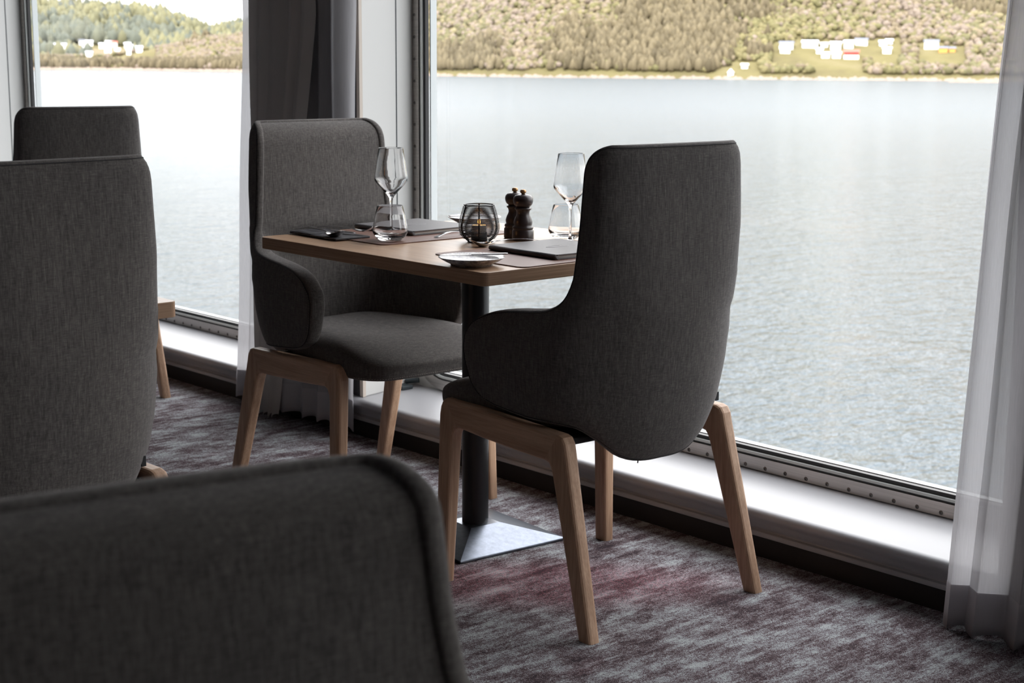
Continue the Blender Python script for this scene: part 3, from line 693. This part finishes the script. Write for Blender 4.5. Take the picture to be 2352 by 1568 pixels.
# ------------------------------------------------------------ tables
def make_table():
    t_ = empty('dining_table')
    P = rrect(-.4336, .4336, -.3437, .3437, .014, 6)
    tt = MB().prism(P, .7205, .75).obj('tabletop', M['top'], t_, mods=[BEV(.0015, 2)]); tt.data.materials.append(M['edge'])
    for p_ in tt.data.polygons:
        if abs(p_.normal.z) < .5: p_.material_index = 1
    o = MB().lathe([(.0, .02), (.0335, .02), (.0335, .716), (.0, .716)], 40).obj('pedestal', M['blackmetal'], t_); smooth_by_angle(o)
    a = .1625; b_ = .044
    bs = MB(); bs.v = [(-a, -a, 0), (a, -a, 0), (a, a, 0), (-a, a, 0), (-a, -a, .007), (a, -a, .007), (a, a, .007), (-a, a, .007), (-b_, -b_, .040), (b_, -b_, .040), (b_, b_, .040), (-b_, b_, .040)]
    bs.f = [(0, 3, 2, 1), (8, 9, 10, 11)]+[(i, (i+1) % 4, 4+(i+1) % 4, 4+i) for i in range(4)]+[(4+i, 4+(i+1) % 4, 8+(i+1) % 4, 8+i) for i in range(4)]
    o = bs.obj('base', M['steel'], t_, mods=[BEV(.002, 2)]); o.rotation_euler = (0, 0, math.radians(-4.2))
    MB().box((-.16, -.16, .708), (.16, .16, .7205)).obj('mounting_plate', M['blackmetal'], t_)
    for x, y in ((-.37, -.255), (.19, -.24), (-.2, .26), (.37, .25)):
        MB().lathe([(.0, 0), (.022, 0), (.030, .006), (.032, .0105), (0, .0105)], 24).obj('underside_pad', M['blackmetal'], t_, True).location = (x, y, .71)
    return t_
t1 = make_table(); t1.location = (-2.9063, 2.496, 0); t1.rotation_euler = (0, 0, -.0067)
tag(t1, 'oak-topped pedestal table with steel base, laid for two by the window', 'table', 'oak pedestal tables')
t2 = copy_tree(t1); t2.location = (-2.985, 1.119, 0); t2.rotation_euler = (0, 0, 0)
t2['label'] = 'oak table of which only one corner shows right of the left-hand chair'

# ------------------------------------------------------------ table setting
ZT = .7502
def slab(name, pts, z0, z1, mat, parent=None, bev=.0005): return MB().prism(pts, z0, z1).obj(name, mat, parent, mods=[BEV(bev)])
def rot(P, c, a):
    return [(c[0]+(x-c[0])*math.cos(a)-(y-c[1])*math.sin(a), c[1]+(x-c[0])*math.sin(a)+(y-c[1])*math.cos(a)) for x, y in P]
def mat_(x0, x1, y0, y1, lab):
    cx_, cy_ = (x0+x1)/2, (y0+y1)/2
    o = slab('placemat', [(x-cx_, y-cy_) for x, y in rrect(x0, x1, y0, y1, .02, 5)], 0, .0022, M['matl']); o.location = (cx_, cy_, ZT)
    return tag(o, lab, 'placemat', 'leather placemats on the table')
mat_(-3.318, -2.992, 2.277, 2.705, 'brown leather placemat at the far end, under the tumbler and menu')
mat_(-2.788, -2.477, 2.262, 2.70, 'brown leather placemat at the near end, beside the bread plate')
ZM = ZT+.0024
def menu(c_, a, lab, sx=.235, sy=.215):
    r = empty('menu_folder', (c_[0], c_[1], ZM), a)
    slab('cover', rrect(-sx/2, sx/2, -sy/2, sy/2, .004, 3), .0095, .012, M['menu'], r, .0008)
    slab('cover', rrect(-sx/2, sx/2, -sy/2, sy/2, .004, 3), 0, .0025, M['menu'], r, .0008)
    slab('pages', rrect(-sx/2+.004, sx/2-.006, -sy/2+.004, sy/2-.005, .001, 2), .0026, .0094, M['paper'], r, .0003)
    k = 10; pr = [(-sx/2, .0125+0), (-sx/2, 0)]
    MB().tube([(-sx/2+.002, -sy/2+.0005, .006), (sx/2-.002, -sy/2+.0005, .006)], .0062, 12).obj('spine', M['menu'], r, True)
    E_ = [(.034*math.cos(2*PI*q/40)+.0, .011*math.sin(2*PI*q/40)+.0, .0121) for q in range(3, 34)]
    E_ = [(y, x, z) for x, y, z in E_]
    MB().tube(E_, .0005, 5).obj('embossed_oval', M['emboss'], r); tag(r, lab, 'menu', 'charcoal menu folders on the table'); return r
menu((-3.213, 2.553), .03, 'charcoal menu folder with embossed oval behind the tumbler at the far setting')
menu((-2.632, 2.512), -.03, 'charcoal menu folder with embossed oval at the near setting behind the bread plate')
# cutlery
def spoonmesh(L=.19, bw=.021, bl=.056, bowl=True, knife=False, fork=False):
    mb = MB(); rows = []; n_ = 26; seg = 9
    for i in range(n_):
        s = i/(n_-1); x = -L/2+L*s
        hs = 1-bl/L
        if s < hs:
            q = s/hs; w = .0055-.0030*min(1, q*1.2)+.0005; w = max(w, .0026); z = .004+.010*math.sin(PI*min(1, q*1.0))*.7+.004*q; d = 0
        else:
            q = (s-hs)/(1-hs); w = max(.0006, bw*math.sin(PI*min(.999, (q*.86+.10)))**.6); z = .008-.006*math.sin(PI*q)+.008*q; d = .0085*math.sin(PI*min(1, q*.95+.03))
            if fork: w = max(.009, bw*.62*(1-.12*q)) if q > .12 else .004+.04*q; d = .003*math.sin(PI*q)
            if knife: w = .0085*(1-max(0, q-.75)*2.6); d = 0; z = .005
        if knife: z = .004
        row = []
        for j in range(seg):
            u = j/(seg-1)*2-1; row.append((x, u*w, z-d*(1-u*u)))
        rows.append(row)
    T = .0009
    if knife: T = .0011
    v = [p for r in rows for p in r]+[(x, y, z-T) for r in rows for x, y, z in r]; m_ = n_*seg; f = []
    for i in range(n_-1):
        for j in range(seg-1):
            s = i/(n_-1)
            if fork and s > 1-bl/L*.62 and j in (1, 3, 5, 7)[:3] and j % 2 == 1: continue
            a = i*seg+j; f.append((a, a+1, a+seg+1, a+seg)); f.append((m_+a, m_+a+seg, m_+a+seg+1, m_+a+1))
    for i in range(n_-1):
        a = i*seg; f.append((a, a+seg, m_+a+seg, m_+a)); a = i*seg+seg-1; f.append((a, m_+a, m_+a+seg, a+seg))
    for a0 in (0, (n_-1)*seg):
        for j in range(seg-1): f.append((a0+j, a0+j+1, m_+a0+j+1, m_+a0+j))
    mb.v = v; mb.f = f; return mb
def cut(kind, p0, p1, z, lab, mat='cutlery', tilt=0, L=None):
    a = math.atan2(p1[1]-p0[1], p1[0]-p0[0]); L = L or math.hypot(p1[0]-p0[0], p1[1]-p0[1])
    mb = spoonmesh(L, **({'spoon': {}, 'fork': dict(fork=True, bl=.06), 'knife': dict(knife=True, bl=.1)}[kind]))
    o = mb.obj(kind, M[mat], None, True); o.location = ((p0[0]+p1[0])/2, (p0[1]+p1[1])/2, z); o.rotation_euler = (0, tilt, a)
    return tag(o, lab, kind, 'cutlery on the table')
# pouch 1 with cutlery
po = slab('cutlery_pouch', [(x, y) for x, y in rrect(-.105, .105, -.052, .052, .003, 2)], 0, .0045, M['pouch'], None, .001)
po.location = (-3.235, 2.292, ZM); po.rotation_euler = (0, 0, -.02); tag(po, 'slate fabric cutlery pouch at the left end of the table', 'pouch')
slab('pouch_flap', [(x, y) for x, y in rrect(-.105, -.01, -.05, .05, .002, 2)], .0046, .0062, M['pouch'], po, .0006)
ZP = ZM+.0065
cut('spoon', (-3.33, 2.262), (-3.140, 2.262), ZP, 'spoon lying on the slate cutlery pouch, bowl towards us', 'darksteel')
cut('knife', (-3.36, 2.318), (-3.165, 2.322), ZP, 'table knife at the far side of the slate cutlery pouch', 'blade')
cut('fork', (-3.32, 2.288), (-3.125, 2.352), ZP+.002, 'fork on the slate cutlery pouch, tines towards the tumbler', 'cutlery', tilt=-.03)
cut('spoon', (-3.02, 2.462), (-3.045, 2.62), ZM-.002, 'spoon on the far placemat edge, handle end showing left of the lantern', 'cutlery')
bpy.data.objects[[o.name for o in bpy.data.objects if o.name.startswith('spoon')][-1]].rotation_euler[2] -= 0
cut('spoon', (-2.765, 2.60), (-2.836, 2.418), ZM+.001, 'spoon with upturned bowl between the lantern and the near menu folder', 'cutlery')
def plate(c_, lab):
    r = empty('bread_plate', (c_[0], c_[1], ZT))
    o = MB().lathe([(.0, .0035), (.040, .0035), (.043, .0), (.046, .0), (.047, .004), (.060, .010), (.0725, .0175), (.0735, .0185), (.0725, .0195), (.060, .0135), (.044, .0085), (.0, .007)], 56).obj('dish', M['ceramic'], r, True)
    tag(r, lab, 'plate', 'small stoneware bread plates'); return r
plate((-2.587, 2.2105), 'small grey glazed bread plate at the near corner of the table, with a butter knife')
plate((-3.236, 2.775), 'small grey bread plate at the window side of the table, half hidden by the lantern')
def butter(p0, p1, z, lab):
    a = math.atan2(p1[1]-p0[1], p1[0]-p0[0]); h = empty('butter_knife', ((p0[0]+p1[0])/2, (p0[1]+p1[1])/2, z), a); h.rotation_euler = (0, .02, a)
    MB().prism([(-.072, -.0045), (-.076, -.002), (-.076, .002), (-.072, .0045), (-.02, .0040), (.004, .0032), (.004, -.0032), (-.02, -.0040)], 0, .0035).obj('handle', M['cutlery'], h, mods=[BEV(.0012, 3)])
    MB().prism([(.003, -.0030), (.003, .0030), (.02, .0062), (.055, .0078), (.068, .0060), (.074, .0015), (.072, -.0035), (.05, -.0052)], .001, .0022).obj('blade', M['blade'], h, mods=[BEV(.0004)])
    return tag(h, lab, 'knife', 'cutlery on the table')
butter((-2.555, 2.268), (-2.628, 2.170), ZT+.0205, 'butter knife lying across the near bread plate')
butter((-3.25, 2.70), (-3.215, 2.84), ZT+.0205, 'butter knife resting on the window-side bread plate')
# glasses
def wineglass(c_, lab):
    out = [(.0, .0), (.034, .0), (.0345, .0012), (.030, .0028), (.012, .0055), (.0055, .010), (.0036, .018), (.0034, .05), (.0036, .080), (.0048, .090), (.008, .0965), (.018, .108), (.033, .124), (.0405, .133), (.0422, .1365), (.0424, .140), (.0412, .150), (.036, .185), (.0315, .217), (.0312, .218)]
    inn = [(.0306, .218), (.0303, .217), (.0349, .185), (.0401, .150), (.0411, .1415), (.0405, .138), (.0385, .1345), (.031, .126), (.016, .1105), (.006, .1035), (.0, .102)]
    o = MB().lathe(out+inn, 56).obj('wine_glass', M['glass'], None, True); o.location = (c_[0], c_[1], ZM); return tag(o, lab, 'wine glass', 'stemmed wine glasses')
def tumbler(c_, lab):
    out = [(.0, .0), (.024, .0), (.029, .003), (.038, .011), (.0430, .020), (.0436, .025), (.0425, .033), (.037, .062), (.0315, .0855), (.0312, .0862)]
    inn = [(.0304, .0862), (.0302, .0855), (.0357, .062), (.0412, .033), (.0421, .026), (.041, .0215), (.035, .0145), (.022, .0105), (.0, .0095)]
    o = MB().lathe(out+inn, 56).obj('tumbler', M['glass'], None, True); o.location = (c_[0], c_[1], ZM); return tag(o, lab, 'tumbler', 'stemless water tumblers')
wineglass((-3.163, 2.434), 'empty stemmed wine glass at the far setting, in front of the far chair')
tumbler((-3.050, 2.343), 'clear water tumbler on the far placemat, in front of the wine glass stem')
wineglass((-2.726, 2.644), 'empty stemmed wine glass beside the near chair, against the water')
tumbler((-2.80, 2.700), 'clear water tumbler behind the stem of the right-hand wine glass')
# mills
def mill(c_, lab):
    r = empty('pepper_mill', (c_[0], c_[1], ZT))
    body = [(.0, 0), (.0255, 0), (.0272, .0015), (.0275, .003), (.0270, .024), (.0250, .0262), (.0243, .0275), (.0255, .0285), (.0262, .031), (.0252, .0345), (.0218, .0360), (.0228, .0400), (.0232, .046), (.0205, .055), (.0168, .062), (.0157, .067), (.0170, .0735), (.0185, .0755), (.0208, .0775), (.0208, .0795), (.0180, .0812), (.0165, .0825), (.0, .0825)]
    MB().lathe(body, 44).obj('body', M['mill'], r, True)
    hd = [(.0, .0826), (.0165, .0828), (.0182, .0845), (.0222, .0885), (.0245, .095), (.0250, .1005), (.0235, .1065), (.0190, .1115), (.011, .1140), (.0055, .1145), (.0, .1147)]
    MB().lathe(hd, 44).obj('head', M['mill'], r, True)
    MB().lathe([(.0, .1146), (.0042, .1147), (.0045, .1160), (.0072, .1180), (.0078, .1210), (.0068, .1245), (.0040, .1258), (.0, .126)], 28).obj('knob', M['knob'], r, True)
    return tag(r, lab, 'pepper mill', 'dark turned mills')
mill((-2.863, 2.6135), 'dark turned wooden mill with round knob, the nearer of the pair')
mill((-2.9165, 2.6345), 'dark turned wooden mill with round knob, partly hidden behind the other')
# lantern
L_ = empty('tealight_lantern', (-2.905, 2.506, ZT)); tag(L_, 'black wire tealight lantern with a small flame in the middle of the table', 'lantern')
def lr(z): return float(np.interp(z, [0, .004, .010, .020, .033, .045, .06, .075, .091], [.022, .030, .038, .0455, .0488, .0483, .0455, .0415, .0368]))
mb = MB()
for k in range(25):
    z = .010+k*.0032; R_ = lr(z)+.0012; mb.tube([(R_*math.cos(a), R_*math.sin(a), z) for a in np.linspace(0, 2*PI, 40, endpoint=False)], .00092, 6, True)
mb.obj('wire_rings', M['wire'], L_, True)
for zz, rad in ((.091, .0016),):
    R_ = lr(zz); MB().tube([(R_*math.cos(a), R_*math.sin(a), zz) for a in np.linspace(0, 2*PI, 48, endpoint=False)], rad, 8, True).obj('rim', M['wire'], L_, True)
for k in range(6):
    a = YAW+PI+2*PI*k/6+.02; MB().tube([(lr(z)*math.cos(a), lr(z)*math.sin(a), z) for z in np.linspace(.003, .091, 18)], .0018, 8).obj('rod', M['wire'], L_, True)
smooth_by_angle(MB().lathe([(.0, 0), (.028, 0), (.029, .003), (.020, .004), (.0195, .024), (.0185, .024), (.0185, .005), (.0, .005)], 36).obj('base', M['wire'], L_))
cn = MB().lathe([(.0, .0055), (.018, .0055), (.018, .040), (.0165, .0415), (.015, .040), (.0, .0395)], 32).obj('candle', M['wax'], L_); smooth_by_angle(cn)
MB().tube([(0, 0, .0395), (0.0005, 0, .044)], .0006, 6).obj('wick', M['wire'], cn)
MB().lathe([(.0, .0425), (.0022, .0445), (.0034, .048), (.0028, .053), (.0013, .058), (.0, .063)], 16).obj('flame', M['flame'], cn, True)
pl_ = bpy.data.lights.new('candle_light', 'POINT'); pl_.energy = .06; pl_.color = (1, .5, .2); pl_.shadow_soft_size = .004
po_ = bpy.data.objects.new('candle_light', pl_); C.objects.link(po_); po_.location = (-2.905, 2.506, ZT+.052)

# ------------------------------------------------------------ small cable set on the sill
zS = ZS+.001
cb = empty('power_lead', (-3.94, 3.05, zS)); tag(cb, 'black power lead with plug lying on the white window sill between the chairs', 'cable')
def cabl(pts, r, nm='cable'): return MB().tube([(x+3.94, y-3.05, z) for x, y, z in pts], r, 8).obj(nm, M['cord'], cb, True)
lp = [(-3.972+.045*math.cos(a), 3.04+.02*math.sin(a)*1.2, .033+.031*math.sin(a)) for a in np.linspace(PI*.55, PI*1.5, 14)]
cabl(lp+[(-3.96, 3.03, .004), (-3.93, 3.04, .006)], .0017)
cabl([(-3.99, 3.12, .012), (-3.993, 3.125, .06), (-3.995, 3.13, .3)], .0016, 'upright_cable')
MB().box((-.07, .02, 0), (.0, .065, .012)).obj('adapter', M['cord'], cb, mods=[BEV(.002)])
MB().tube([(-.045, .07, .016), (-.012, .10, .022)], .008, 12).obj('plug', M['cord'], cb)

# ------------------------------------------------------------ curtains
def curtain(name, x0, x1, xb0, xb1, y, z0, z1, folds, amp, mat, seed, hem=None, nx=260, nz=60):
    rg = np.random.default_rng(seed); ph = rg.uniform(0, 6, 8); v = []
    s = np.linspace(0, 1, nx); zz = np.linspace(z0, z1, nz)
    def P(u, z):
        q = (z-z0)/(z1-z0); k = min(1, (z-z0)/1.3); a = x0*k+xb0*(1-k); b_ = x1*k+xb1*(1-k)
        w_ = 2*PI*folds*(u+.035*math.sin(2*PI*u*1.7+ph[0])+.006*math.sin(z*2.3+ph[1]+u*5))
        am = amp*(1+.25*math.sin(u*9+ph[2]))*(.85+.15*math.cos(z*1.6+ph[3]))
        return (a+(b_-a)*u+.35*amp*math.sin(2*w_)*.5+.004*math.sin(z*5+ph[4])*(1-abs(2*u-1)*.3), y+am*math.sin(w_)+.003*math.sin(z*7+u*11+ph[5]), z+.006*math.sin(w_+1)*(1 if z < z0+.01 else 0))
    for z in zz:
        for u in s: v.append(P(u, z))
    f = [(j*nx+i, j*nx+i+1, (j+1)*nx+i+1, (j+1)*nx+i) for j in range(nz-1) for i in range(nx-1)]
    o = link(name, v, f, mat, smooth=True)
    if hem:
        v = []
        hz = np.linspace(z0-.002, z0+hem, 5)
        for sd_ in (-1, 1):
            for z in hz:
                for u in s: p = P(u, max(z, z0)); v.append((p[0], p[1]+sd_*.0016, p[2] if z >= z0 else p[2]-.002))
        nn_ = 5*nx; f = []
        for b0 in (0, nn_):
            f += [(b0+j*nx+i, b0+j*nx+i+1, b0+(j+1)*nx+i+1, b0+(j+1)*nx+i) for j in range(4) for i in range(nx-1)]
        f += [(i, i+1, nn_+i+1, nn_+i) for i in range(nx-1)]
        link('hem', v, f, M['hem'], o, True)
    return o
o = curtain('curtain', -1.706, -1.22, -1.772, -1.2, 2.838, .008, 2.5, 9.0, .022, M['sheer'], 3, .095)
tag(o, 'white sheer curtain hanging in soft folds at the right edge, hem just above the carpet', 'curtain', 'white sheer curtains')
o = curtain('curtain', -4.50, -3.895, -4.60, -3.93, 2.868, .03, 2.5, 6.5, .014, M['sheer'], 9, .095)
tag(o, 'white sheer curtain between the two windows, behind the dark drape and the far chair', 'curtain', 'white sheer curtains')
o = curtain('drape', -4.415, -4.06, -4.43, -4.32, 2.832, .012, 2.5, 4.2, .011, M['drape'], 5)
tag(o, 'dark grey opaque drape hanging between the windows behind the far chair', 'curtain')

o = curtain('drape', -1.690, -1.16, -1.675, -1.16, 2.893, .015, 2.5, 5.5, .011, M['drape'], 8)
tag(o, 'dark grey drape behind the sheer curtain at the right edge', 'curtain')
